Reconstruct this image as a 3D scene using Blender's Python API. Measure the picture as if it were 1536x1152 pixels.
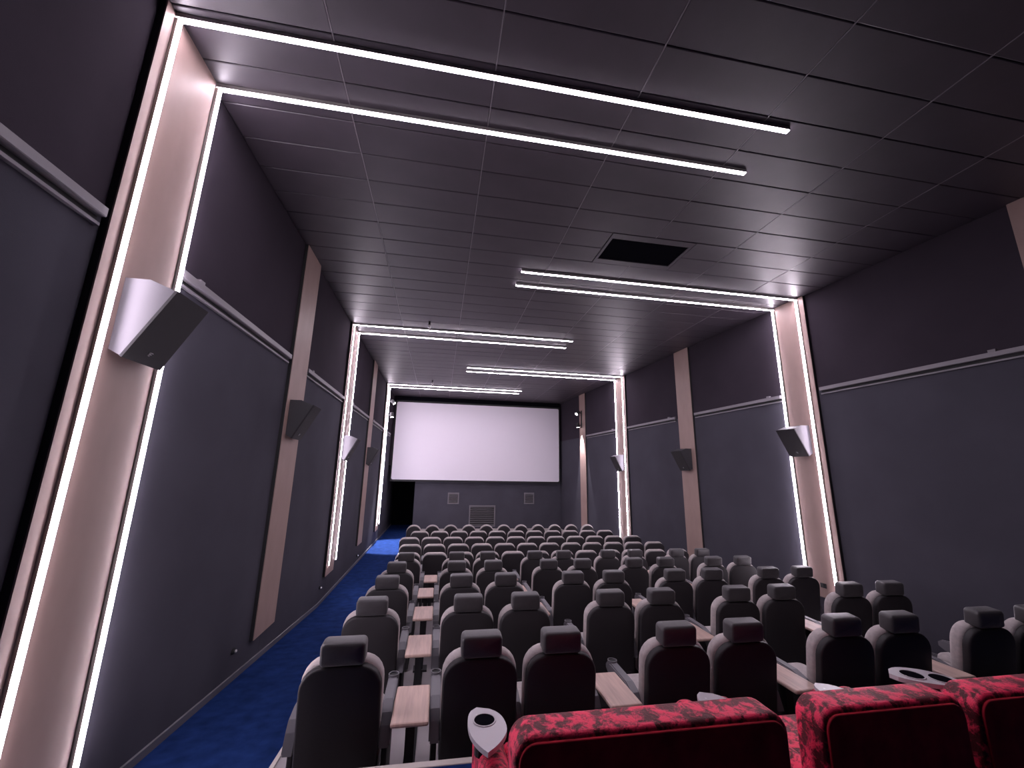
import bpy, bmesh, math, random
from mathutils import Vector, Matrix
random.seed(7)
for o in list(bpy.data.objects): bpy.data.objects.remove(o)
SC = bpy.context.scene
COL = SC.collection

# ------------------------------------------------------------------ camera, world, exposure
CAM_Z = 1.96
cam_d = bpy.data.cameras.new('camera'); cam = bpy.data.objects.new('camera', cam_d); COL.objects.link(cam)
YAW, PITCH, ROLL, FPX = 0.1717, 0.2178, 0.0187, 604.1
fwd = Vector((math.sin(YAW)*math.cos(PITCH), math.cos(YAW)*math.cos(PITCH), math.sin(PITCH)))
rt = Vector((math.cos(YAW), -math.sin(YAW), 0)); up = rt.cross(fwd)
r2 = math.cos(ROLL)*rt + math.sin(ROLL)*up; u2 = -math.sin(ROLL)*rt + math.cos(ROLL)*up
cam.matrix_world = Matrix(((r2.x, u2.x, -fwd.x, 0), (r2.y, u2.y, -fwd.y, 0), (r2.z, u2.z, -fwd.z, CAM_Z), (0, 0, 0, 1)))
cam_d.sensor_fit = 'HORIZONTAL'; cam_d.sensor_width = 36; cam_d.lens = 36*FPX/1536
cam_d.clip_start = 0.05; cam_d.clip_end = 100
SC.camera = cam
world = bpy.data.worlds.new('World'); SC.world = world; world.use_nodes = True
world.node_tree.nodes['Background'].inputs[0].default_value = (0, 0, 0, 1)
world.node_tree.nodes['Background'].inputs[1].default_value = 0
SC.view_settings.view_transform = 'Standard'; SC.view_settings.look = 'None'
SC.view_settings.gamma = 1; SC.view_settings.use_curve_mapping = False
SC.view_settings.exposure = 0.0
LED = (1.0, 0.875, 1.02)
LED_STRENGTH = 56.0
SPOT_W = 5200.0

# ------------------------------------------------------------------ materials
def mat(name, col, rough=0.6, spec=0.5, metal=0.0, var=0.0, vscale=8.0, bump=0.0, bscale=200.0, stretch=None, sheen=0.0, coat=0.0):
    m = bpy.data.materials.new(name); m.use_nodes = True
    nt = m.node_tree; b = nt.nodes['Principled BSDF']
    b.inputs['Base Color'].default_value = (*col, 1); b.inputs['Roughness'].default_value = rough
    b.inputs['Specular IOR Level'].default_value = spec; b.inputs['Metallic'].default_value = metal
    b.inputs['Sheen Weight'].default_value = sheen; b.inputs['Coat Weight'].default_value = coat
    tc = nt.nodes.new('ShaderNodeTexCoord'); src = tc.outputs['Object']
    if stretch:
        mp = nt.nodes.new('ShaderNodeMapping'); mp.inputs['Scale'].default_value = stretch
        nt.links.new(src, mp.inputs['Vector']); src = mp.outputs['Vector']
    if var:
        n = nt.nodes.new('ShaderNodeTexNoise'); n.inputs['Scale'].default_value = vscale; n.inputs['Detail'].default_value = 5
        nt.links.new(src, n.inputs['Vector'])
        r = nt.nodes.new('ShaderNodeValToRGB')
        r.color_ramp.elements[0].position = .3; r.color_ramp.elements[1].position = .7
        r.color_ramp.elements[0].color = (*[c*(1-var) for c in col], 1); r.color_ramp.elements[1].color = (*[min(1, c*(1+var)) for c in col], 1)
        nt.links.new(n.outputs['Fac'], r.inputs['Fac']); nt.links.new(r.outputs['Color'], b.inputs['Base Color'])
    if bump:
        n2 = nt.nodes.new('ShaderNodeTexNoise'); n2.inputs['Scale'].default_value = bscale; n2.inputs['Detail'].default_value = 3
        nt.links.new(src, n2.inputs['Vector'])
        bp = nt.nodes.new('ShaderNodeBump'); bp.inputs['Strength'].default_value = bump; bp.inputs['Distance'].default_value = .01
        nt.links.new(n2.outputs['Fac'], bp.inputs['Height']); nt.links.new(bp.outputs['Normal'], b.inputs['Normal'])
    return m
def emit(name, col, s):
    m = bpy.data.materials.new(name); m.use_nodes = True; nt = m.node_tree; nt.nodes.clear()
    e = nt.nodes.new('ShaderNodeEmission'); e.inputs[0].default_value = (*col, 1); e.inputs[1].default_value = s
    o = nt.nodes.new('ShaderNodeOutputMaterial'); nt.links.new(e.outputs[0], o.inputs[0]); return m
def velvet(name, col):
    m = mat(name, col, .55, .35, sheen=.25)
    nt = m.node_tree; b = nt.nodes['Principled BSDF']; tc = nt.nodes.new('ShaderNodeTexCoord')
    n = nt.nodes.new('ShaderNodeTexNoise'); n.inputs['Scale'].default_value = 19; n.inputs['Detail'].default_value = 7; n.inputs['Roughness'].default_value = .68; n.inputs['Distortion'].default_value = .35
    nt.links.new(tc.outputs['Object'], n.inputs['Vector'])
    r = nt.nodes.new('ShaderNodeValToRGB'); r.color_ramp.elements[0].position = .45; r.color_ramp.elements[1].position = .55
    r.color_ramp.elements[0].color = (*[c*.13 for c in col], 1); r.color_ramp.elements[1].color = (*[min(1, c*1.5) for c in col], 1)  # sheen highlights and dark patches of the pile painted into the base colour
    nt.links.new(n.outputs['Fac'], r.inputs['Fac']); nt.links.new(r.outputs['Color'], b.inputs['Base Color'])
    bp = nt.nodes.new('ShaderNodeBump'); bp.inputs['Strength'].default_value = .5; bp.inputs['Distance'].default_value = .02
    nt.links.new(n.outputs['Fac'], bp.inputs['Height']); nt.links.new(bp.outputs['Normal'], b.inputs['Normal'])
    b.inputs['Sheen Tint'].default_value = (1, .12, .2, 1); b.inputs['Sheen Roughness'].default_value = .4
    return m
M = {}
M['led'] = emit('led_diffuser', LED, LED_STRENGTH)
M['lens'] = emit('spot_lens', (1, .97, .98), 14)
M['alu'] = mat('brushed_profile', (.42, .40, .38), .4, .5, .6)
M['ply'] = mat('plywood', (.31, .212, .188), .55, .5, var=.07, vscale=2.0, bump=.10, bscale=5, stretch=(3, 3, 1.2))
M['blackedge'] = mat('black_edge', (.012, .012, .014), .7)
M['wall_lo'] = mat('slate_fabric', (.066, .064, .080), .95, .03, var=.08, vscale=1.3, bump=.15, bscale=260)
M['wall_up'] = mat('plum_black_fabric', (.040, .033, .043), .95, .03, var=.1, vscale=1.1, bump=.15, bscale=260)
M['wall_core'] = mat('wall_core', (.03, .03, .036), .9)
M['tile'] = mat('dark_ceiling_tile', (.044, .035, .046), .46, .65, var=.14, vscale=2.5, bump=.10, bscale=9)
M['ceil_core'] = mat('ceiling_void', (.012, .011, .014), .9)
M['grid'] = mat('ceiling_grid_bar', (.20, .18, .20), .35)
M['rail'] = mat('grey_trunking', (.20, .185, .205), .5)
M['skirt'] = mat('grey_skirting', (.11, .105, .12), .5)
M['carpet'] = mat('blue_carpet', (.012, .030, .118), .95, .02, var=.28, vscale=7, bump=.6, bscale=320)
M['laminate'] = mat('grey_laminate', (.34, .31, .32), .45, .4, var=.1, vscale=3, stretch=(1, .3, 1))
M['nosing'] = mat('pale_nosing', (.55, .50, .47), .45)
M['rubber'] = mat('black_rubber', (.010, .010, .012), .6)
M['screen'] = mat('matte_white_screen', (.76, .72, .79), .9, .1)
M['black'] = mat('matt_black', (.010, .010, .012), .65)
M['shell'] = mat('black_seat_shell', (.027, .024, .027), .55, .3, bump=.12, bscale=160)
M['fabric'] = mat('charcoal_seat_fabric', (.45, .40, .395), .9, .2, var=.12, vscale=30, bump=.3, bscale=300, sheen=.25)
M['head'] = mat('charcoal_headrest', (.040, .036, .040), .42, .5, var=.1, vscale=30, bump=.2, bscale=300, sheen=.2)
M['arm'] = mat('grey_arm_plastic', (.125, .12, .135), .45, .5)
M['tray'] = mat('grey_tray_plastic', (.40, .37, .40), .35, .5)
M['wood'] = mat('pale_oak_top', (.50, .35, .30), .42, .4, var=.18, vscale=4, stretch=(9, .7, 1), bump=.05, bscale=30)
M['velvet'] = velvet('red_crushed_velvet', (.58, .020, .070))
M['velvet_back'] = mat('dark_red_backcloth', (.42, .012, .032), .8, .2, var=.35, vscale=9, sheen=.1)
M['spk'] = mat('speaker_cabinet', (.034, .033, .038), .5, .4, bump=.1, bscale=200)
M['spk_lit'] = mat('speaker_cabinet_lit', (.13, .122, .138), .6, .3)  # same cabinet, lightened: glow from the neighbouring strips put into the colour
M['grille'] = mat('speaker_grille', (.022, .020, .023), .6, .25, bump=.5, bscale=420)
M['badge'] = mat('silver_badge', (.6, .58, .6), .3, .5, .7)
M['ventgrey'] = mat('grille_grey', (.15, .14, .155), .5)
M['white'] = mat('white_plastic', (.75, .73, .74), .4)
M['unlit_black'] = mat('black_void', (.005, .005, .007), 1.0, .0)  # lightless black; also paints the shade of the duct and tray cup holes

# ------------------------------------------------------------------ helpers
def link(name, me, m, parent=None, loc=None, smooth=False):
    if m and not me.materials: me.materials.append(m)
    o = bpy.data.objects.new(name, me); COL.objects.link(o)
    if parent: o.parent = parent
    if loc: o.location = loc
    if smooth:
        for p in me.polygons: p.use_smooth = True
    return o
def mesh(vs, fs, name='mesh'):
    me = bpy.data.meshes.new(name); me.from_pydata([tuple(v) for v in vs], [], fs); me.update()
    bm = bmesh.new(); bm.from_mesh(me); bmesh.ops.recalc_face_normals(bm, faces=bm.faces); bm.to_mesh(me); bm.free()
    return me
BOXF = [(0, 1, 2, 3), (7, 6, 5, 4), (0, 4, 5, 1), (1, 5, 6, 2), (2, 6, 7, 3), (3, 7, 4, 0)]
def box_me(x0, x1, y0, y1, z0, z1, name='box'):
    return mesh([(x0, y0, z0), (x1, y0, z0), (x1, y1, z0), (x0, y1, z0), (x0, y0, z1), (x1, y0, z1), (x1, y1, z1), (x0, y1, z1)], BOXF, name)
def bbox_me(x0, x1, y0, y1, z0, z1, bev=.01, seg=2):
    me = box_me(x0, x1, y0, y1, z0, z1); bm = bmesh.new(); bm.from_mesh(me)
    bmesh.ops.bevel(bm, geom=list(bm.edges), offset=bev, segments=seg, affect='EDGES', profile=.5); bm.to_mesh(me); bm.free(); return me
def join_me(*mes):
    bm = bmesh.new()
    for me in mes: bm.from_mesh(me)
    out = bpy.data.meshes.new('joined'); bm.to_mesh(out); bm.free(); return out
def prism(poly, a0, a1, axis='y'):
    """poly: list of 2D points; extruded along axis ('y': poly in xz, 'z': poly in xy, 'x': poly in yz)"""
    def P(p, a): return {'y': (p[0], a, p[1]), 'z': (p[0], p[1], a), 'x': (a, p[0], p[1])}[axis]
    n = len(poly); vs = [P(p, a0) for p in poly]+[P(p, a1) for p in poly]
    fs = [tuple(range(n)), tuple(range(2*n-1, n-1, -1))]+[(i, (i+1) % n, n+(i+1) % n, n+i) for i in range(n)]
    return mesh(vs, fs)
def rrect(w, h, rt_, rb, seg=5):
    """rounded rectangle centred on x, z from 0 to h"""
    pts = []
    for cx, cz, r, a0 in ((w/2-rb, rb, rb, -90), (w/2-rt_, h-rt_, rt_, 0), (-w/2+rt_, h-rt_, rt_, 90), (-w/2+rb, rb, rb, 180)):
        for i in range(seg+1):
            a = math.radians(a0+90*i/seg); pts.append((cx+r*math.cos(a), cz+r*math.sin(a)))
    return pts
def pad(w, h, rt_, rb, d, edge=.02, seg=5, crown=0.0, belly=None):
    """cushion: rounded rect in xz with rounded edges, thickness d along y (0..d)"""
    def ring(inset, y):
        base = rrect(w-2*inset, h-2*inset, max(rt_-inset, .004), max(rb-inset, .004), seg)
        return [(p[0], y, p[1]+inset) for p in base]
    rings = []
    for k in range(4):
        a = math.pi/2*k/3; rings.append(ring(edge*(1-math.sin(a)), edge*(1-math.cos(a))))
    for k in range(4):
        a = math.pi/2*(1-k/3); rings.append(ring(edge*(1-math.sin(a)), d-edge*(1-math.cos(a))))
    n = len(rings[0]); vs = [v for r in rings for v in r]; fs = []
    for k in range(len(rings)-1):
        for i in range(n): fs.append((k*n+i, k*n+(i+1) % n, (k+1)*n+(i+1) % n, (k+1)*n+i))
    # crowned caps
    def cap(base, y, c, flip):
        cz = h/2; m1 = []
        for s in (.55,):
            for i in range(n):
                v = vs[base+i]; m1.append((v[0]*s, y+c*.8, cz+(v[2]-cz)*s))
        b1 = len(vs); vs.extend(m1); vs.append((0, y+c, cz)); ctr = len(vs)-1
        for i in range(n):
            j = (i+1) % n
            fs.append((base+i, base+j, b1+j, b1+i)); fs.append((b1+i, b1+j, ctr))
    cap(0, 0, -crown, True); cap((len(rings)-1)*n, d, crown, False)
    return mesh(vs, fs)
def xf(me, m):
    me.transform(m); return me
def T(x, y, z): return Matrix.Translation((x, y, z))
def RX(a): return Matrix.Rotation(math.radians(a), 4, 'X')
def RZ(a): return Matrix.Rotation(math.radians(a), 4, 'Z')
def tube(p0, p1, r, seg=12):
    p0, p1 = Vector(p0), Vector(p1); d = (p1-p0).normalized()
    a = Vector((0, 0, 1)) if abs(d.z) < .9 else Vector((1, 0, 0)); u = d.cross(a).normalized(); v = d.cross(u)
    vs = [p+r*(math.cos(2*math.pi*i/seg)*u+math.sin(2*math.pi*i/seg)*v) for p in (p0, p1) for i in range(seg)]
    fs = [tuple(range(seg)), tuple(range(seg, 2*seg))]+[(i, (i+1) % seg, seg+(i+1) % seg, seg+i) for i in range(seg)]
    return mesh(vs, fs)
def ring_me(c, ro, ri, z0, z1, seg=18, sy=1.0):
    vs = []
    for r, z in ((ro, z0), (ro, z1), (ri, z1), (ri, z0)):
        for i in range(seg):
            a = 2*math.pi*i/seg; vs.append((c[0]+r*math.cos(a), c[1]+sy*r*math.sin(a), z))
    fs = [(k*seg+i, k*seg+(i+1) % seg, ((k+1) % 4)*seg+(i+1) % seg, ((k+1) % 4)*seg+i) for k in range(4) for i in range(seg)]
    return mesh(vs, fs)
def disc_me(c, r, z, seg=18, sy=1.0):
    return mesh([(c[0]+r*math.cos(2*math.pi*i/seg), c[1]+sy*r*math.sin(2*math.pi*i/seg), z) for i in range(seg)], [tuple(range(seg))])
def tag(o, label, cat, group=None):
    o['label'] = label; o['category'] = cat
    if group: o['group'] = group
    return o
def struct(o): o['kind'] = 'structure'; return o
def thing(name, label, cat, loc=(0, 0, 0), group=None, rz=0):
    o = bpy.data.objects.new(name, None); COL.objects.link(o); o.location = loc; o.rotation_euler = (0, 0, rz)
    o.empty_display_size = .1
    return tag(o, label, cat, group)
def dup(root, loc, label):
    r = root.copy(); COL.objects.link(r); r.location = loc; r['label'] = label
    for ch in list(root.children):
        c = ch.copy(); COL.objects.link(c); c.parent = r
        for g in list(ch.children):
            d = g.copy(); COL.objects.link(d); d.parent = c
    return r
ORD = ['first', 'second', 'third', 'fourth', 'fifth', 'sixth', 'seventh', 'eighth', 'ninth', 'tenth', 'eleventh', 'twelfth']

# ------------------------------------------------------------------ room geometry
H = 5.26                                    # ceiling tile underside
XL = -2.16                                  # left wall surface
def xr(Y): return 6.475 - .068*(Y-6.006)    # right wall surface (the wall runs slightly inwards)
YB, YF = -1.6, 18.6                         # back wall, front wall
PROF = [(YB, .142), (3.1, -.196), (8.95, -.62), (22.5, -.62)]
def zf(Y):
    for (a, za), (b, zb) in zip(PROF, PROF[1:]):
        if Y <= b: return za+(zb-za)*(Y-a)/(b-a)
    return PROF[-1][1]
def wpt(side, Y, n, z): return (XL+n, Y, z) if side == 'L' else (xr(Y)-n, Y, z)
def wbox(side, Y0, Y1, n0, n1, z0, z1):
    P = lambda Y, n, z: wpt(side, Y, n, z)
    return mesh([P(Y0, n0, z0), P(Y0, n1, z0), P(Y1, n1, z0), P(Y1, n0, z0), P(Y0, n0, z1), P(Y0, n1, z1), P(Y1, n1, z1), P(Y1, n0, z1)], BOXF)
def wprism(side, poly, Y0, Y1):
    n = len(poly); vs = [wpt(side, Y0, p[0], p[1]) for p in poly]+[wpt(side, Y1, p[0], p[1]) for p in poly]
    return mesh(vs, [tuple(range(n)), tuple(range(n, 2*n))]+[(i, (i+1) % n, n+(i+1) % n, n+i) for i in range(n)])
def ribbon(x0, x1, ys, dz0, dz1):
    """slab following the floor profile"""
    vs = []; fs = []
    for Y in ys:
        a = x0(Y) if callable(x0) else x0; b = x1(Y) if callable(x1) else x1
        vs += [(a, Y, zf(Y)+dz0), (b, Y, zf(Y)+dz0), (b, Y, zf(Y)+dz1), (a, Y, zf(Y)+dz1)]
    n = len(ys)
    for k in range(n-1):
        i = 4*k; j = i+4
        for e in range(4): fs.append((i+e, i+(e+1) % 4, j+(e+1) % 4, j+e))
    fs += [(0, 1, 2, 3), (4*n-4, 4*n-3, 4*n-2, 4*n-1)]
    return mesh(vs, fs)
XT = -1.12                                   # edge between carpet and laminate
YS = [YB, 3.1, 8.95, YF]
fl = struct(link('floor', ribbon(XL-.1, lambda Y: xr(Y)+.1, YS[:-1]+[22.5], -.12, -.012), M['laminate']))
link('carpet_runner', ribbon(XL, XT, [YB, 3.1, 8.95, 21.4], -.012, .006), M['carpet'], fl)
link('laminate_deck', ribbon(XT, lambda Y: xr(Y)-.02, YS, -.012, .0), M['laminate'], fl)
link('edge_strip', ribbon(XT-.016, XT+.016, YS, .002, .012), M['nosing'], fl)
# raised rear tier for the red seats
PZ, PY = .30, 2.80
plat = struct(link('floor_rear_tier', box_me(XT, xr(1)-.15, YB, PY, -.0, PZ-.02), M['laminate']))
link('tier_deck', box_me(XT, xr(1)-.15, YB, PY, PZ-.02, PZ), M['carpet'], plat)
link('tier_nosing', bbox_me(XT, xr(1)-.15, PY-.03, PY+.02, PZ-.03, PZ+.006, .005), M['nosing'], plat)

# walls
BAY = 3.248; Y0 = 2.758
struct(link('wall_back', box_me(XL-.1, 7.2, YB-.1, YB, -.1, H+.1), M['wall_up']))
wl = struct(link('wall_left', wbox('L', YB, 22.5, -.16, -.03, -1.0, H+.12), M['wall_core']))
wr = struct(link('wall_right', wbox('R', YB, YF+.1, -.16, -.03, -1.0, H+.12), M['wall_core']))
RAILZ = 3.47
cuts_l = [YB, Y0+.2, Y0+BAY+.27, Y0+2*BAY+.2, Y0+3*BAY+.27, Y0+4*BAY+.2, 18.6]
cuts_r = [YB, Y0+.17, Y0+BAY+.2, Y0+2*BAY+.17, Y0+3*BAY+.2, Y0+4*BAY+.17, 18.6]
for side, w, cuts in (('L', wl, cuts_l), ('R', wr, cuts_r)):
    for a, b in zip(cuts, cuts[1:]):
        link('upper_panel', wbox(side, a+.002, b-.002, -.03, 0, RAILZ, H+.02), M['wall_up'], w)
        P = lambda Y, n, z: wpt(side, Y, n, z)
        a2, b2 = a+.002, b-.002
        vs = [P(a2, -.03, zf(a2)), P(a2, 0, zf(a2)), P(b2, 0, zf(b2)), P(b2, -.03, zf(b2)), P(a2, -.03, RAILZ), P(a2, 0, RAILZ), P(b2, 0, RAILZ), P(b2, -.03, RAILZ)]
        link('lower_panel', mesh(vs, BOXF), M['wall_lo'], w)
link('passage_panel', box_me(XL-.03, XL, 18.6, 21.4, zf(20), 2.4), M['wall_lo'], wl)
def baseboard(side):
    vs = []; ys = [YB, 3.1, 8.95, 18.6 if side == 'R' else 21.3]
    for Y in ys: vs += [wpt(side, Y, 0, zf(Y)), wpt(side, Y, .014, zf(Y)), wpt(side, Y, .014, zf(Y)+.07), wpt(side, Y, 0, zf(Y)+.075)]
    fs = [(4*k+e, 4*k+(e+1) % 4, 4*k+4+(e+1) % 4, 4*k+4+e) for k in range(3) for e in range(4)]+[(0, 1, 2, 3), (12, 13, 14, 15)]
    return mesh(vs, fs)
struct(link('baseboard_left', baseboard('L'), M['skirt'])); struct(link('baseboard_right', baseboard('R'), M['skirt']))

# front wall with the open passage at its left foot
PX = -.99
wf = struct(link('wall_front', box_me(PX, xr(18.6)+.1, YF, YF+.15, -.7, 2.2), M['wall_lo']))
link('upper_wall', box_me(XL-.1, xr(18.6)+.1, YF, YF+.15, 2.2, H+.12), M['wall_up'], wf)
wp = struct(link('wall_passage', box_me(PX, PX+.1, YF+.15, 21.4, -.7, 2.4), M['unlit_black']))
link('end_wall', box_me(XL-.1, PX+.1, 21.4, 21.5, -.7, 2.4), M['unlit_black'], wp)
link('passage_ceiling', box_me(XL-.1, PX+.1, YF+.15, 21.5, 2.4, 2.5), M['unlit_black'], wp)

# ceiling: slab, grid bars, tiles
ce = struct(link('ceiling', box_me(XL-.1, 7.2, YB, YF+.1, H+.03, H+.12), M['ceil_core']))
GX0, GX, GY0, GY = -1.0006, 1.2853, 3.902, .40755
VX0, VX1 = GX0+2.5*GX, GX0+3.5*GX; VY0, VY1 = GY0+2*GY, GY0+4*GY
def tile_me(x0, x1, y0, y1, cx, cy, rw=None):
    """chamfered panel, local coords about (cx, cy), underside at z=0"""
    g, c = .0035, .007
    def q(i): # slightly trapezoid where the right wall cuts it
        xa0, xa1 = x0+g+i, (x1-g-i if rw is None else rw(y0)-g-i); xb1 = (x1-g-i if rw is None else rw(y1)-g-i)
        return [(xa0-cx, y0+g+i-cy), (xa1-cx, y0+g+i-cy), (xb1-cx, y1-g-i-cy), (xa0-cx, y1-g-i-cy)]
    vs = [(*p, 0) for p in q(c)]+[(*p, .005) for p in q(0)]+[(*p, .016) for p in q(0)]
    fs = [(0, 1, 2, 3)]+[(i, (i+1) % 4, 4+(i+1) % 4, 4+i) for i in range(4)]+[(4+i, 4+(i+1) % 4, 8+(i+1) % 4, 8+i) for i in range(4)]+[(8, 9, 10, 11)]
    return mesh(vs, fs)
shared = tile_me(-GX/2, GX/2, -GY/2, GY/2, 0, 0); shared.materials.append(M['tile'])
rng = random.Random(3); far = []; count = 0
row = -9
while GY0+row*GY < YF-.05:
    y0, y1 = GY0+row*GY, min(GY0+(row+1)*GY, YF)
    for c in range(-1, 6):
        x0, x1 = GX0+c*GX, GX0+(c+1)*GX; rw = None
        if c == -1: x0 = XL
        if c == 5: rw = lambda Y: xr(Y)
        if row in (2, 3) and c == 2: x1 = VX0
        if row in (2, 3) and c == 3: x0 = VX1
        cx, cy = (x0+x1)/2, (y0+y1)/2
        full = c in range(0, 5) and abs((x1-x0)-GX) < 1e-6 and abs(y1-y0-GY) < 1e-6
        dz = rng.uniform(-.0015, .0015); tx, ty = rng.uniform(-.004, .004), rng.uniform(-.0018, .0018)
        if count < 290:
            me = shared if full else tile_me(x0, x1, y0, y1, cx, cy, rw)
            o = link('ceiling_tile', me, M['tile'], ce, (cx, cy, H+dz))
            if full: o.rotation_euler = (tx, ty, 0)
            count += 1
        else:
            far.append(xf(tile_me(x0, x1, y0, y1, cx, cy, rw), T(cx, cy, H+dz)))
    row += 1
if far:
    o = link('far_tiles', join_me(*far), M['tile'], ce); o['kind'] = 'stuff'
for c in range(0, 6):
    x = GX0+c*GX
    for ya, yb in ([(YB, VY0), (VY1, YF)] if c == 3 else [(YB, YF)]):
        link('grid_bar', box_me(x-.0045, x+.0045, ya, yb, H-.0015, H+.03), M['grid'], ce)

# ------------------------------------------------------------------ projection screen and front wall fittings
sx0, sx1, sz0, sz1, sy = -2.0, 5.47, 1.607, 4.985, 18.38
scr = thing('projection_screen', 'large blank white projection screen filling the front wall', 'screen', ((sx0+sx1)/2, sy, sz0))
sw, sh = sx1-sx0, sz1-sz0
link('screen_surface', prism([(p[0], p[1]) for p in rrect(sw, sh, .07, .07, 4)], 0, .03, 'y'), M['screen'], scr)
outer = rrect(sw+.10, sh+.16, .03, .03, 4); inner = rrect(sw-.02, sh-.02, .07, .07, 4)
n = len(outer)
vs = [(p[0], y, p[1]-.08) for y in (.02, .10) for p in outer]+[(p[0], y, p[1]+.01) for y in (.02, .10) for p in inner]
fs = []
for i in range(n):
    j = (i+1) % n
    fs += [(i, j, 2*n+j, 2*n+i), (n+i, n+j, 3*n+j, 3*n+i), (i, j, n+j, n+i), (2*n+i, 2*n+j, 3*n+j, 3*n+i)]
link('border_frame', mesh(vs, fs), M['black'], scr)
for s in (.2, .5, .8):
    link('wall_bracket', box_me(-sw/2+s*sw-.05, -sw/2+s*sw+.05, .03, YF-sy, sh*.4, sh*.6), M['black'], scr)
link('masking_pelmet', box_me(-sw/2-.1, sw/2+.05, .04, .2, sh+.05, H-sz0-.002), M['unlit_black'], scr)
def wall_grille(name, x0, x1, z0, z1, nsl, label, cat):
    t = thing(name, label, cat, ((x0+x1)/2, YF, z0)); w = x1-x0; h = z1-z0; f = .05
    link('backing', box_me(-w/2+.01, w/2-.01, -.012, -.002, .01, h-.01), M['black'], t)
    link('frame', join_me(box_me(-w/2, -w/2+f, -.05, 0, 0, h), box_me(w/2-f, w/2, -.05, 0, 0, h), box_me(-w/2+f, w/2-f, -.05, 0, 0, f), box_me(-w/2+f, w/2-f, -.05, 0, h-f, h)), M['ventgrey'], t)
    me = xf(box_me(-w/2+f, w/2-f, -.028, .028, -.008, .008), RX(-38)); me.materials.append(M['ventgrey'])
    for k in range(nsl):
        link('slat', me, None, t, (0, -.032, f+(h-2*f)*(k+.5)/nsl))
wall_grille('louvre_vent', 1.41, 2.57, -.36, .54, 10, 'wide grey louvred air grille low on the wall under the screen', 'vent')
wall_grille('square_grille', .45, .94, .59, 1.07, 6, 'small square grey grille under the screen, nearer the dark passage', 'vent')
wall_grille('square_grille', 3.87, 4.34, .61, 1.10, 6, 'small square grey grille under the screen, farther from the dark passage', 'vent')
stg = thing('low_stage', 'low pale wooden stage step running along the foot of the front wall', 'stage', (2.3, 17.6, -.62))
link('stage_top', bbox_me(-2.9, xr(17.9)-2.3-.1, -.5, .99, .14, .18, .008), M['nosing'], stg)
link('stage_riser', box_me(-2.88, xr(17.9)-2.3-.12, -.47, .99, 0, .14), M['laminate'], stg)

# ceiling vent + small ceiling heads
vt = thing('ceiling_vent', 'black rectangular air vent opening with a dark frame in the ceiling', 'vent', ((VX0+VX1)/2, (VY0+VY1)/2, H-.004))
vw, vh = VX1-VX0-.012, VY1-VY0-.012; f = .12; e = .04
link('vent_frame', join_me(box_me(-vw/2, vw/2, -vh/2, -vh/2+f, 0, .02), box_me(-vw/2, vw/2, vh/2-f, vh/2, 0, .02), box_me(-vw/2, -vw/2+e, -vh/2+f, vh/2-f, 0, .02), box_me(vw/2-e, vw/2, -vh/2+f, vh/2-f, 0, .02)), M['tile'], vt)
link('duct_opening', box_me(-vw/2+e, vw/2-e, -vh/2+f, vh/2-f, .012, .028), M['unlit_black'], vt)  # flat black panel, recess shade painted instead of a deep duct
for (x, y, lab) in ((-.39, 8.75, 'small white ceiling head on a dark stem before the second left light frame'), (-.41, 14.8, 'small white ceiling head on a dark stem before the light frame nearest the screen')):
    t = thing('ceiling_sprinkler', lab, 'sprinkler', (x, y, H), 'small ceiling heads')
    link('stem', tube((0, 0, 0), (0, 0, -.09), .022), M['black'], t)
    link('bulb', xf(pad(.075, .09, .037, .037, .075, .03, 4), T(0, -.0375, -.17)), M['white'], t, smooth=True)

# ------------------------------------------------------------------ wall boards, LED frames, rails, speakers
WHERE_L = ['beside the red seats', '', 'halfway along the blue aisle', '', 'closest to the screen']
def board(side, ya, yb, zb, label):
    t = thing('plywood_board', label, 'wall panel', wpt(side, (ya+yb)/2, 0, zb), 'plywood boards on the side walls')
    inv = T(*[-c for c in wpt(side, (ya+yb)/2, 0, zb)])
    link('board_core', xf(wbox(side, ya, yb, .0, .042, zb, H-.004), inv), M['blackedge'], t)
    link('face_sheet', xf(wbox(side, ya+.001, yb-.001, .042, .052, zb, H-.004), inv), M['ply'], t)
    return t
def led(side, y, n, top, xe, zb, label):
    """L-shaped strip: up the wall, then across the ceiling to x = xe"""
    base = wpt(side, y, n, zb); t = thing('led_strip_light', label, 'light', base, 'LED strip lights'); inv = T(*[-c for c in base])
    w = .024; d = n+top
    lip = lambda y0, y1: wbox(side, y0, y1, n, d+(.006 if top and y0 > y else .021), zb, H-.050)
    link('wall_housing', xf(join_me(wbox(side, y-w+.003, y+w-.003, n, d+.004, zb, H-.050), lip(y-w, y-w+.003), lip(y+w-.003, y+w)), inv), M['alu'], t)
    link('wall_diffuser', xf(wbox(side, y-w+.0035, y+w-.0035, d+.004, d+.026, zb+.01, H-.052), inv), M['led'], t)
    xs = wpt(side, y, d, 0)[0]
    x0, x1 = (xs, xe) if side == 'L' else (xe, xs)
    link('ceiling_housing', xf(join_me(box_me(x0, x1, y-w+.003, y+w-.003, H-.018, H-.002), box_me(x0, x1, y-w, y-w+.003, H-.0405, H-.002), box_me(x0, x1, y+w-.003, y+w, H-.0405, H-.002)), inv), M['alu'], t)
    e0, e1 = (x0+.004, x1-.008) if side == 'L' else (x0+.008, x1-.004)
    link('ceiling_diffuser', xf(box_me(e0, e1, y-w+.0035, y+w-.0035, H-.044, H-.018), inv), M['led'], t)
    return t
SPK = [(0, .04), (0, .53), (.15, .53), (.31, .465), (.075, 0)]
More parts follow.
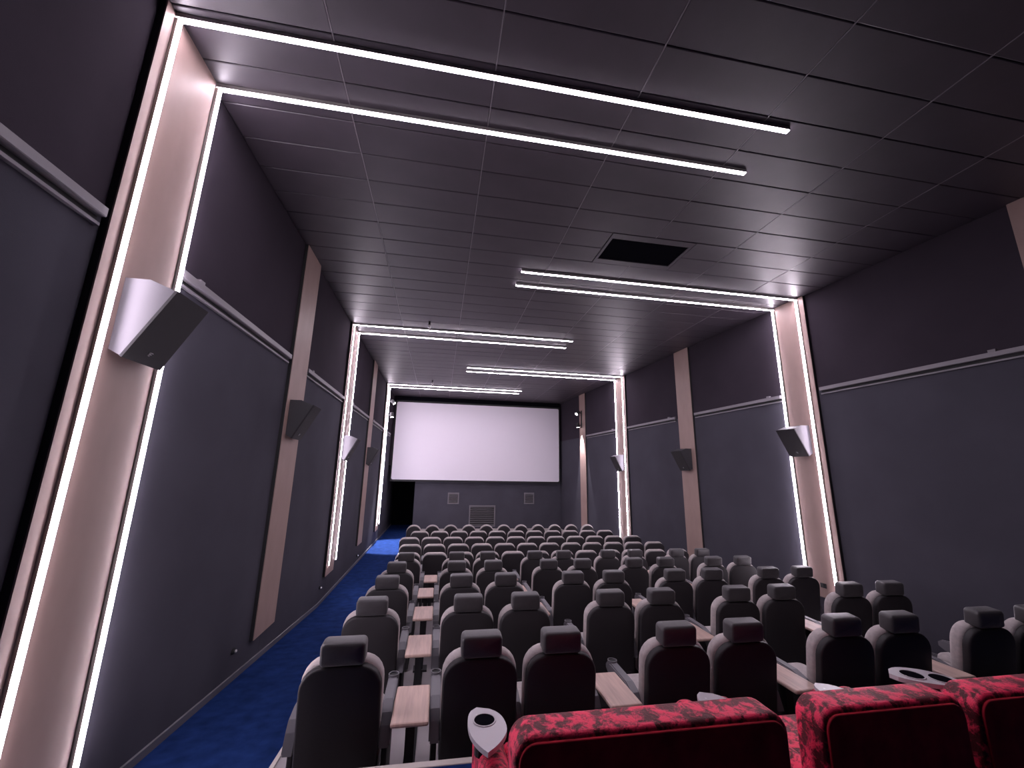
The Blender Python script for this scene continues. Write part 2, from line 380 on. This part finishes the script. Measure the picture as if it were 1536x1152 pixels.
def speaker(side, y, n, z, label, light=False):
    base = wpt(side, y, n, z); t = thing('wall_speaker', label, 'speaker', base, 'wall speakers'); inv = T(*[-c for c in base])
    W = .18
    link('cabinet', xf(wprism(side, [(n+p[0]*.985, z+p[1]) for p in SPK], y-W, y+W), inv), M['spk_lit'] if light else M['spk'], t)  # boards with LED strips take the cabinet copy painted as lit
    # grille sheet on the sloping front
    ax, az = .31, .465; bx, bz = .075, 0.0
    d = Vector((bx-ax, bz-az)).normalized(); nn = Vector((-d.y, d.x));  nn = nn if nn.y < 0 else -nn
    q = [Vector((ax, az))-d*.004, Vector((bx, bz))+d*.004]
    poly = [q[0]-nn*.004, q[0]+nn*.014, q[1]+nn*.014, q[1]-nn*.004]
    g = link('grille', xf(wprism(side, [(n+p.x, z+p.y) for p in poly], y-W-.004, y+W+.004), inv), M['grille'], t)
    c = Vector((bx, bz))-d*.075+nn*.0155
    def bar(u0, u1, v0, v1):
        pts = [c+d*u0-nn*.003, c+d*u0+nn*.003, c+d*u1+nn*.003, c+d*u1-nn*.003]
        return wprism(side, [(n+p.x, z+p.y) for p in pts], y+v0, y+v1)
    link('badge', xf(join_me(bar(-.014, -.009, -.016, .016), bar(-.014, .014, -.016, -.010), bar(-.003, .003, -.010, .008), bar(.009, .014, -.016, -.002)), inv), M['badge'], g)
    return t
FL = ['the red seats', '', 'the middle of the blue aisle', '', 'the screen']
# left wall
ZB = -.10
for k in range(5):
    y = Y0+k*BAY
    if k % 2 == 0:
        w = {0: 'beside the red seats', 2: 'halfway down the blue aisle', 4: 'closest to the screen'}[k]
        zb = {0: -.08, 2: -.12, 4: -.15}[k]
        board('L', y-.11, y+.535, zb, 'pinkish plywood board between two LED strips on the aisle wall, '+w)
        led('L', y, .052, 0, 3.137, zb+.18, 'LED strip on aisle wall and ceiling '+w+', farther-from-screen one')
        led('L', y+.568, 0, .052, 3.137, zb+.18, 'LED strip on aisle wall and ceiling '+w+', nearer-to-screen one')
    else:
        board('L', y-.08, y+.57, -.09, 'unlit plywood board on the aisle wall '+('between first and second light frames' if k == 1 else 'between second and last light frames'))
for k in range(5):
    y = Y0+k*BAY
    if k % 2 == 1:
        w = 'nearer the red seats' if k == 1 else 'nearer the screen'
        board('R', y-.12, y+.475, zf(y)+.45, 'plywood board between two LED strips on the far right wall, '+w)
        xe = 1.166 if k == 1 else .711
        led('R', y, .052, 0, xe, zf(y)+.5, 'LED strip on right wall and ceiling '+w+', farther-from-screen one')
        led('R', y+.508, 0, .052, xe, zf(y)+.5, 'LED strip on right wall and ceiling '+w+', nearer-to-screen one')
    else:
        board('R', y-.12, y+.45, zf(y)+.45, 'unlit plywood board on the right wall '+['beside the red seats', '', 'between the two light frames', '', 'next to the screen, carrying spotlights'][k])
# rails (cable trunking) along both walls, broken by the boards
tn = 1
def rail(side, ya, yb):
    global tn
    o = struct(link('trim_%d' % tn, wprism(side, [(0, 3.455), (.05, 3.455), (.055, 3.46), (.055, 3.515), (.0, 3.525)], ya, yb), M['rail'])); tn += 1
    link('lower_ledge', wprism(side, [(0, 3.392), (.028, 3.392), (.028, 3.412), (0, 3.418)], ya, yb), M['rail'], o)
    link('shadow_gap', wbox(side, ya, yb, 0, .004, 3.418, 3.455), M['blackedge'], o)
    if yb-ya > 1: link('rail_clip', wbox(side, ya+.25, ya+.32, 0, .04, 3.52, 3.55), M['rail'], o)
for side in 'LR':
    prev = YB
    for k in range(5):
        y = Y0+k*BAY
        lo, hi = (y-.125, y+.60)
        if side == 'R': lo, hi = (y-.16, y+.57)
        rail(side, prev+.03, lo-.02); prev = hi
    if side == 'L': rail(side, prev+.03, 17.9)
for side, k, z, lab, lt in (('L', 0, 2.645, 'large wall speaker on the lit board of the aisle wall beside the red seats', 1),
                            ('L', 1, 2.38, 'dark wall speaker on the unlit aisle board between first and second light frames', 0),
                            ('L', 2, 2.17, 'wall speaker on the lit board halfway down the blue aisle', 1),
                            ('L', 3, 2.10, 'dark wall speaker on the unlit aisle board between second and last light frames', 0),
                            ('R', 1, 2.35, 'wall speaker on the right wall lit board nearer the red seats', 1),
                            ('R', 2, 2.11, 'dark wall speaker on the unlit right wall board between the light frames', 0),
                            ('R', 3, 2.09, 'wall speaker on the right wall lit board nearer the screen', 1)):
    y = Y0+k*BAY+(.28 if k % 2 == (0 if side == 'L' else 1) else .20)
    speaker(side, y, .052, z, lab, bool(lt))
def spot_fixture(side, y, z, n, label, aim_lo, aim_hi, pw_lo):
    base = wpt(side, y, n, z); s = 1 if side == 'L' else -1
    t = thing('twin_spotlight', label, 'spotlight', base, 'twin spotlights by the screen')
    link('mount_bar', box_me(min(0, s*.03), max(0, s*.03), -.03, .03, -.1, .62), M['black'], t)
    for zz, aim, pw in ((0.0, aim_lo, pw_lo), (.52, aim_hi, 40)):
        a = Vector(aim).normalized(); c = Vector((s*.17, 0, zz))
        h = link('lamp_head', tube(c-a*.09, c+a*.09, .07, 16), M['black'], t)
        link('lens', tube(c+a*.0905, c+a*.094, .06, 16), M['lens'], h)
        link('arm', tube((s*.02, 0, zz), (s*.12, 0, zz), .02, 8), M['black'], h)
        ld = bpy.data.lights.new('spot_lamp', 'SPOT'); ld.energy = pw; ld.spot_size = math.radians(38); ld.spot_blend = .3; ld.shadow_soft_size = .06; ld.color = (1, .93, 1)
        lo = bpy.data.objects.new('spot_lamp', ld); COL.objects.link(lo); lo.parent = h; lo.location = c+a*.11
        lo.rotation_euler = a.to_track_quat('-Z', 'Y').to_euler()
spot_fixture('L', 16.4, 4.12, .04, 'twin-headed spotlight on the aisle wall light frame closest to the screen', (.13, -.17, -1), (.8, -.1, -.8), SPOT_W)
spot_fixture('R', 15.97, 3.95, .052, 'twin-headed spotlight on the right wall unlit board next to the screen', (.10, 0, -1), (-.8, -.3, -.7), SPOT_W*.2)
# small wall fittings near the floor
for y, dz, lab in ((5.5, .33, 'small round step light low on aisle wall beside the first unlit board'), (9.0, .34, 'small round step light low on aisle wall under the middle light frame'), (12.75, .22, 'small round step light low on aisle wall beside the second unlit board')):
    t = thing('step_light', lab, 'step light', (XL, y, zf(y)+dz), 'step lights on the aisle wall')
    link('bezel', tube((0, 0, 0), (.022, 0, 0), .032, 14), M['black'], t)
    link('dome', xf(pad(.036, .036, .018, .018, .03, .016, 4), T(.02, 0, -.018) @ RZ(-90)), M['badge'], t, smooth=True)
so = thing('wall_socket', 'small black socket low on the lit right wall board behind the seats', 'socket', wpt('R', 6.24, .052, .23))
link('plate', box_me(-.012, 0, -.05, .05, -.035, .035), M['black'], so); link('face', box_me(-.018, -.012, -.03, .03, -.022, .022), M['blackedge'], so)

# ------------------------------------------------------------------ seats
def arm_me(hw):
    # side profile in (y, z): rounded front with a cup ring, drooping rear
    prof = [(-.02, .44), (.02, .545), (.06, .60), (.16, .632), (.42, .640), (.50, .632), (.53, .61), (.53, .575), (.48, .545), (.25, .525), (.10, .50), (.04, .43)]
    me = prism(prof, -hw, hw, 'x'); bm = bmesh.new(); bm.from_mesh(me)
    es = [e for e in bm.edges if abs(abs(e.verts[0].co.x)-hw) < 1e-5 and abs(e.verts[0].co.x-e.verts[1].co.x) < 1e-5]
    bmesh.ops.bevel(bm, geom=es, offset=.009, segments=2, affect='EDGES'); bm.to_mesh(me); bm.free(); return me
ARM = arm_me(.036); ARM.materials.append(M['arm'])
ARMN = arm_me(.022); ARMN.materials.append(M['arm'])
CUP = ring_me((0, .47), .039, .033, .615, .652); CUP.materials.append(M['arm'])
CUPIN = disc_me((0, .47), .035, .643); CUPIN.materials.append(M['black'])
def add_arm(t, x):
    if abs(x) < .281:
        a = link('armrest', ARMN, None, t, (x, 0, 0))
    else:
        a = link('armrest', ARM, None, t, (x, 0, 0)); link('cup_ring', CUP, None, a); link('cup_well', CUPIN, None, a)
    link('arm_support', SUPP, None, a)
SUPP = bbox_me(-.018, .018, .05, .42, .02, .54, .01); SUPP.materials.append(M['shell'])
def recliner(label):
    t = thing('recliner_seat', label, 'seat', (0, 0, 0), 'headrest recliners')
    lean = T(0, .05, .27) @ RX(8)
    link('back_shell', xf(pad(.500, .684, .138, .06, .06, .016, 6, .012), lean @ T(0, -.055, 0)), M['shell'], t, smooth=True)
    link('back_cushion', xf(pad(.508, .704, .145, .06, .10, .032, 6, .01), lean @ T(0, -.005, 0)), M['fabric'], t, smooth=True)
    link('headrest', xf(pad(.275, .140, .032, .025, .115, .02, 5, .006), T(0, -.105, .945) @ RX(6)), M['head'], t, smooth=True)
    link('seat_cushion', xf(pad(.46, .50, .07, .07, .14, .045, 5, .015), T(0, .14, .46) @ RX(-88) ), M['fabric'], t, smooth=True)
    link('seat_base', bbox_me(-.225, .225, .06, .56, .03, .33, .02), M['shell'], t)
    link('rear_cover', bbox_me(-.23, .23, -.02, .06, .02, .34, .02), M['shell'], t)
    for sx in (-.20, .20):
        link('foot', bbox_me(sx-.03, sx+.03, .0, .5, 0, .03, .006), M['black'], t)
    return t
SEATS = {'A': (3.1, [-.53, .353, .935, 1.80, 2.36, 3.24, 3.785, 4.67, 5.225]), 'B': (4.297, [-.55, .339, .885, 1.785, 2.34, 3.205, 3.79, 4.685, 5.21]),
         'C': (5.49, [-.52, .365, .945, 1.83, 2.385, 3.265, 3.815, 4.71, 5.27]), 'D': (6.69, [-.56, .355, .89, 1.80, 2.345, 3.215, 3.80, 4.66, 5.19]),
         'E': (7.89, [-.445, .465, 1.0, 1.886, 2.475, 3.345, 3.89, 4.78, 5.31])}
for k, (y, xs) in SEATS.items():            # even out each pair
    xs[:] = [{'E': .055}.get(k, 0.0)+v for v in (-.535, .350, .910, 1.795, 2.355, 3.240, 3.800, 4.685, 5.245)]
    for i in (1, 3, 5, 7):
        c = (xs[i]+xs[i+1])/2; xs[i], xs[i+1] = c-.280, c+.280
protos = {}
def seat_variant(key):
    if key in protos: return protos[key]
    t = recliner('x'); 
    for x in key: add_arm(t, x)
    protos[key] = t; return t
used = set()
for r, (k, (y, xs)) in enumerate(SEATS.items()):
    for i, x in enumerate(xs):
        key = (-.284, .284) if i == 0 else ((-.284, .280) if i % 2 else (.284,))
        lab = 'charcoal headrest recliner, %s from the blue aisle, %s row ahead of the red seats' % (ORD[i], ORD[r])
        p = seat_variant(key); loc = (x, y, zf(y))
        if key not in used: used.add(key); p.location = loc; p['label'] = lab
        else: dup(p, loc, lab)
# side tables in the gaps
def side_table(label, loc):
    t = thing('side_table', label, 'table', loc, 'wooden side tables between the recliners')
    link('table_top', bbox_me(-.118, .118, -.14, .33, .60, .628, .012, 2), M['wood'], t)
    link('bracket', box_me(-.05, .05, .0, .22, .575, .60), M['black'], t)
    link('post', box_me(-.03, .03, .06, .12, .02, .575), M['black'], t)
    link('foot_plate', box_me(-.08, .08, .02, .16, 0, .02), M['black'], t)
    return t
tp = None
for r, (k, (y, xs)) in enumerate(SEATS.items()):
    for g, (a, b) in enumerate(((0, 1), (2, 3), (4, 5), (6, 7))):
        lab = 'wooden side table, %s from the blue aisle, %s row ahead of the red seats' % (ORD[g], ORD[r])
        loc = ((xs[a]+xs[b])/2, y, zf(y))
        if tp is None: tp = side_table(lab, loc)
        else: dup(tp, loc, lab)
tag(link('floor_channel', ribbon(-.15, -.06, [2.9, 3.1, 8.3], .001, .008), M['rubber']), 'black rubber floor strip running under the side tables beside the aisle recliners', 'floor strip')
# front block: plain seats sharing arms
def plain_seat(label):
    t = thing('cinema_seat', label, 'seat', (0, 0, 0), 'plain seats without headrests')
    lean = T(0, .04, .27) @ RX(8)
    link('back_shell', xf(pad(.482, .676, .115, .05, .06, .016, 6, .012), lean @ T(0, -.055, 0)), M['shell'], t, smooth=True)
    link('back_cushion', xf(pad(.492, .698, .125, .05, .10, .034, 6, .01), lean @ T(0, -.008, 0)), M['fabric'], t, smooth=True)
    link('seat_cushion', xf(pad(.45, .48, .06, .06, .13, .045, 5, .015), T(0, .13, .46) @ RX(-88)), M['fabric'], t, smooth=True)
    link('seat_base', bbox_me(-.21, .21, .05, .5, .0, .33, .02), M['shell'], t)
    a = link('armrest', ARMN, None, t, (.27, 0, 0)); link('arm_support', SUPP, None, a)
    return t
def arched_seat(label):
    t = thing('arched_seat', label, 'seat', (0, 0, 0), 'round-topped seats in the front row')
    lean = T(0, .04, .27) @ RX(8)
    link('back_shell', xf(pad(.42, .715, .205, .05, .06, .022, 8, .012), lean @ T(0, -.055, 0)), M['shell'], t, smooth=True)
    link('back_cushion', xf(pad(.44, .738, .215, .05, .10, .04, 8, .01), lean), M['fabric'], t, smooth=True)
    link('seat_cushion', xf(pad(.45, .48, .06, .06, .13, .045, 5, .015), T(0, .13, .46) @ RX(-88)), M['fabric'], t, smooth=True)
    link('seat_base', bbox_me(-.21, .21, .05, .5, .0, .33, .02), M['shell'], t)
    a = link('armrest', ARMN, None, t, (.27, 0, 0)); link('arm_support', SUPP, None, a)
    return t
FRONT = [(8.94, -.52, 12), (9.94, -.537, 12), (10.95, -.624, 12), (12.03, -.42, 11)]
pp = None
RN = ['fifth', 'fourth', 'third', 'second']
for (y, x0, n), rn in zip(FRONT, RN):
    for i in range(n):
        lab = 'charcoal seat without headrest, %s from the blue aisle, %s row from the screen' % (ORD[i], rn)
        loc = (x0+.54*i, y, zf(y))
        if pp is None: pp = plain_seat(lab); pp.location = loc
        else: dup(pp, loc, lab)
pa = None
for i in range(11):
    lab = 'round-topped dark seat in the row nearest the screen, %s from the blue aisle' % ORD[i]
    loc = (-.633+.54*i, 12.92, zf(12.92)+.02)
    if pa is None: pa = arched_seat(lab); pa.location = loc
    else: dup(pa, loc, lab)

# ------------------------------------------------------------------ red velvet seats on the rear tier
def leaf(L, wr_, wl_, seg=14):
    # leaf outline in xy: pointed near tip, blunter far tip, bulging more to +x
    def half(s): return (1-s**2.8)**.62 if s > 0 else (1-abs(s)**1.9)**.95
    pts = [(wr_*half(-1+2*i/seg), (-1+2*i/seg)*L/2) for i in range(seg+1)]
    pts += [(-wl_*half(-1+2*i/seg), (-1+2*i/seg)*L/2) for i in range(seg-1, 0, -1)]
    return pts
def tray_part(t, x, y, z, rz=0, holes=((0, .03),)):
    me = prism(leaf(.33, .112, .058), -.02, 0, 'z')
    o = link('cup_tray', me, M['tray'], t, (x, y, z)); o.rotation_euler = (0, 0, math.radians(rz))
    for hx, hy in holes:
        link('cup_rim', ring_me((hx+.02, hy), .053, .047, -.002, .003, 24), M['tray'], o)
        link('cup_well', disc_me((hx+.02, hy), .049, .0012, 24), M['unlit_black'], o)  # flat disc on a solid tray, the hole's shade painted black
    link('tray_button', disc_me((-.008, .10), .006, .002, 8), M['badge'], o)
    return o
def red_seat(name, x0, x1, label, arms, trays, yb=1.60, zt=1.062):
    w = x1-x0; t = thing(name, label, 'seat', ((x0+x1)/2, yb, PZ), 'red velvet seats on the rear tier'); h = zt-PZ
    b = link('backrest', xf(pad(w, h-.12, .075, .05, .135, .016, 6, .0), T(0, .005, .12)), M['velvet'], t, smooth=True)
    link('back_panel', xf(pad(w-.035, h-.155, .06, .04, .02, .006, 5, .0), T(0, -.004, .135)), M['velvet_back'], b, smooth=True)
    link('seat_cushion', bbox_me(-w/2+.06, w/2-.06, .13, .66, .22, .40, .04, 3), M['velvet'], t, smooth=True)
    link('seat_base', bbox_me(-w/2+.05, w/2-.05, .03, .62, .02, .23, .01), M['velvet'], t)
    for ax in arms:
        link('armrest', xf(pad(.13, .46, .055, .02, .62, .03, 5, 0), T(ax-(x0+x1)/2, .10, .02)), M['velvet'], t, smooth=True)
    for tx, ty, rz, holes, tz in trays:
        tray_part(t, tx-(x0+x1)/2, ty-yb, tz-PZ, rz, holes)
        link('tray_post', tube((tx-(x0+x1)/2, ty-yb, .45), (tx-(x0+x1)/2, ty-yb, tz-PZ-.02), .03, 12), M['black'], t)
    for fx in (-w/2+.1, w/2-.1):
        link('foot', box_me(fx-.03, fx+.03, .1, .5, 0, .025), M['black'], t)
    return t
red_seat('red_loveseat', .31, 1.40, 'wide crushed red velvet loveseat with grey cup trays at both ends', (.30, 1.38), ((.252, 2.07, 3, ((0, .055),), .85), (1.42, 2.05, 0, ((0, .03),), .85)))
red_seat('red_armchair', 1.55, 2.27, 'crushed red velvet armchair between the loveseat and another red armchair', (1.60, 2.22), ((2.13, 2.05, 0, ((0, .03),), .85),))
red_seat('red_armchair', 2.33, 3.05, 'crushed red velvet armchair at the far end of the red row, twin-holed cup tray', (2.40, 2.98), ((2.46, 1.87, 62, ((-.0, -.055), (.0, .062)), 1.0),))
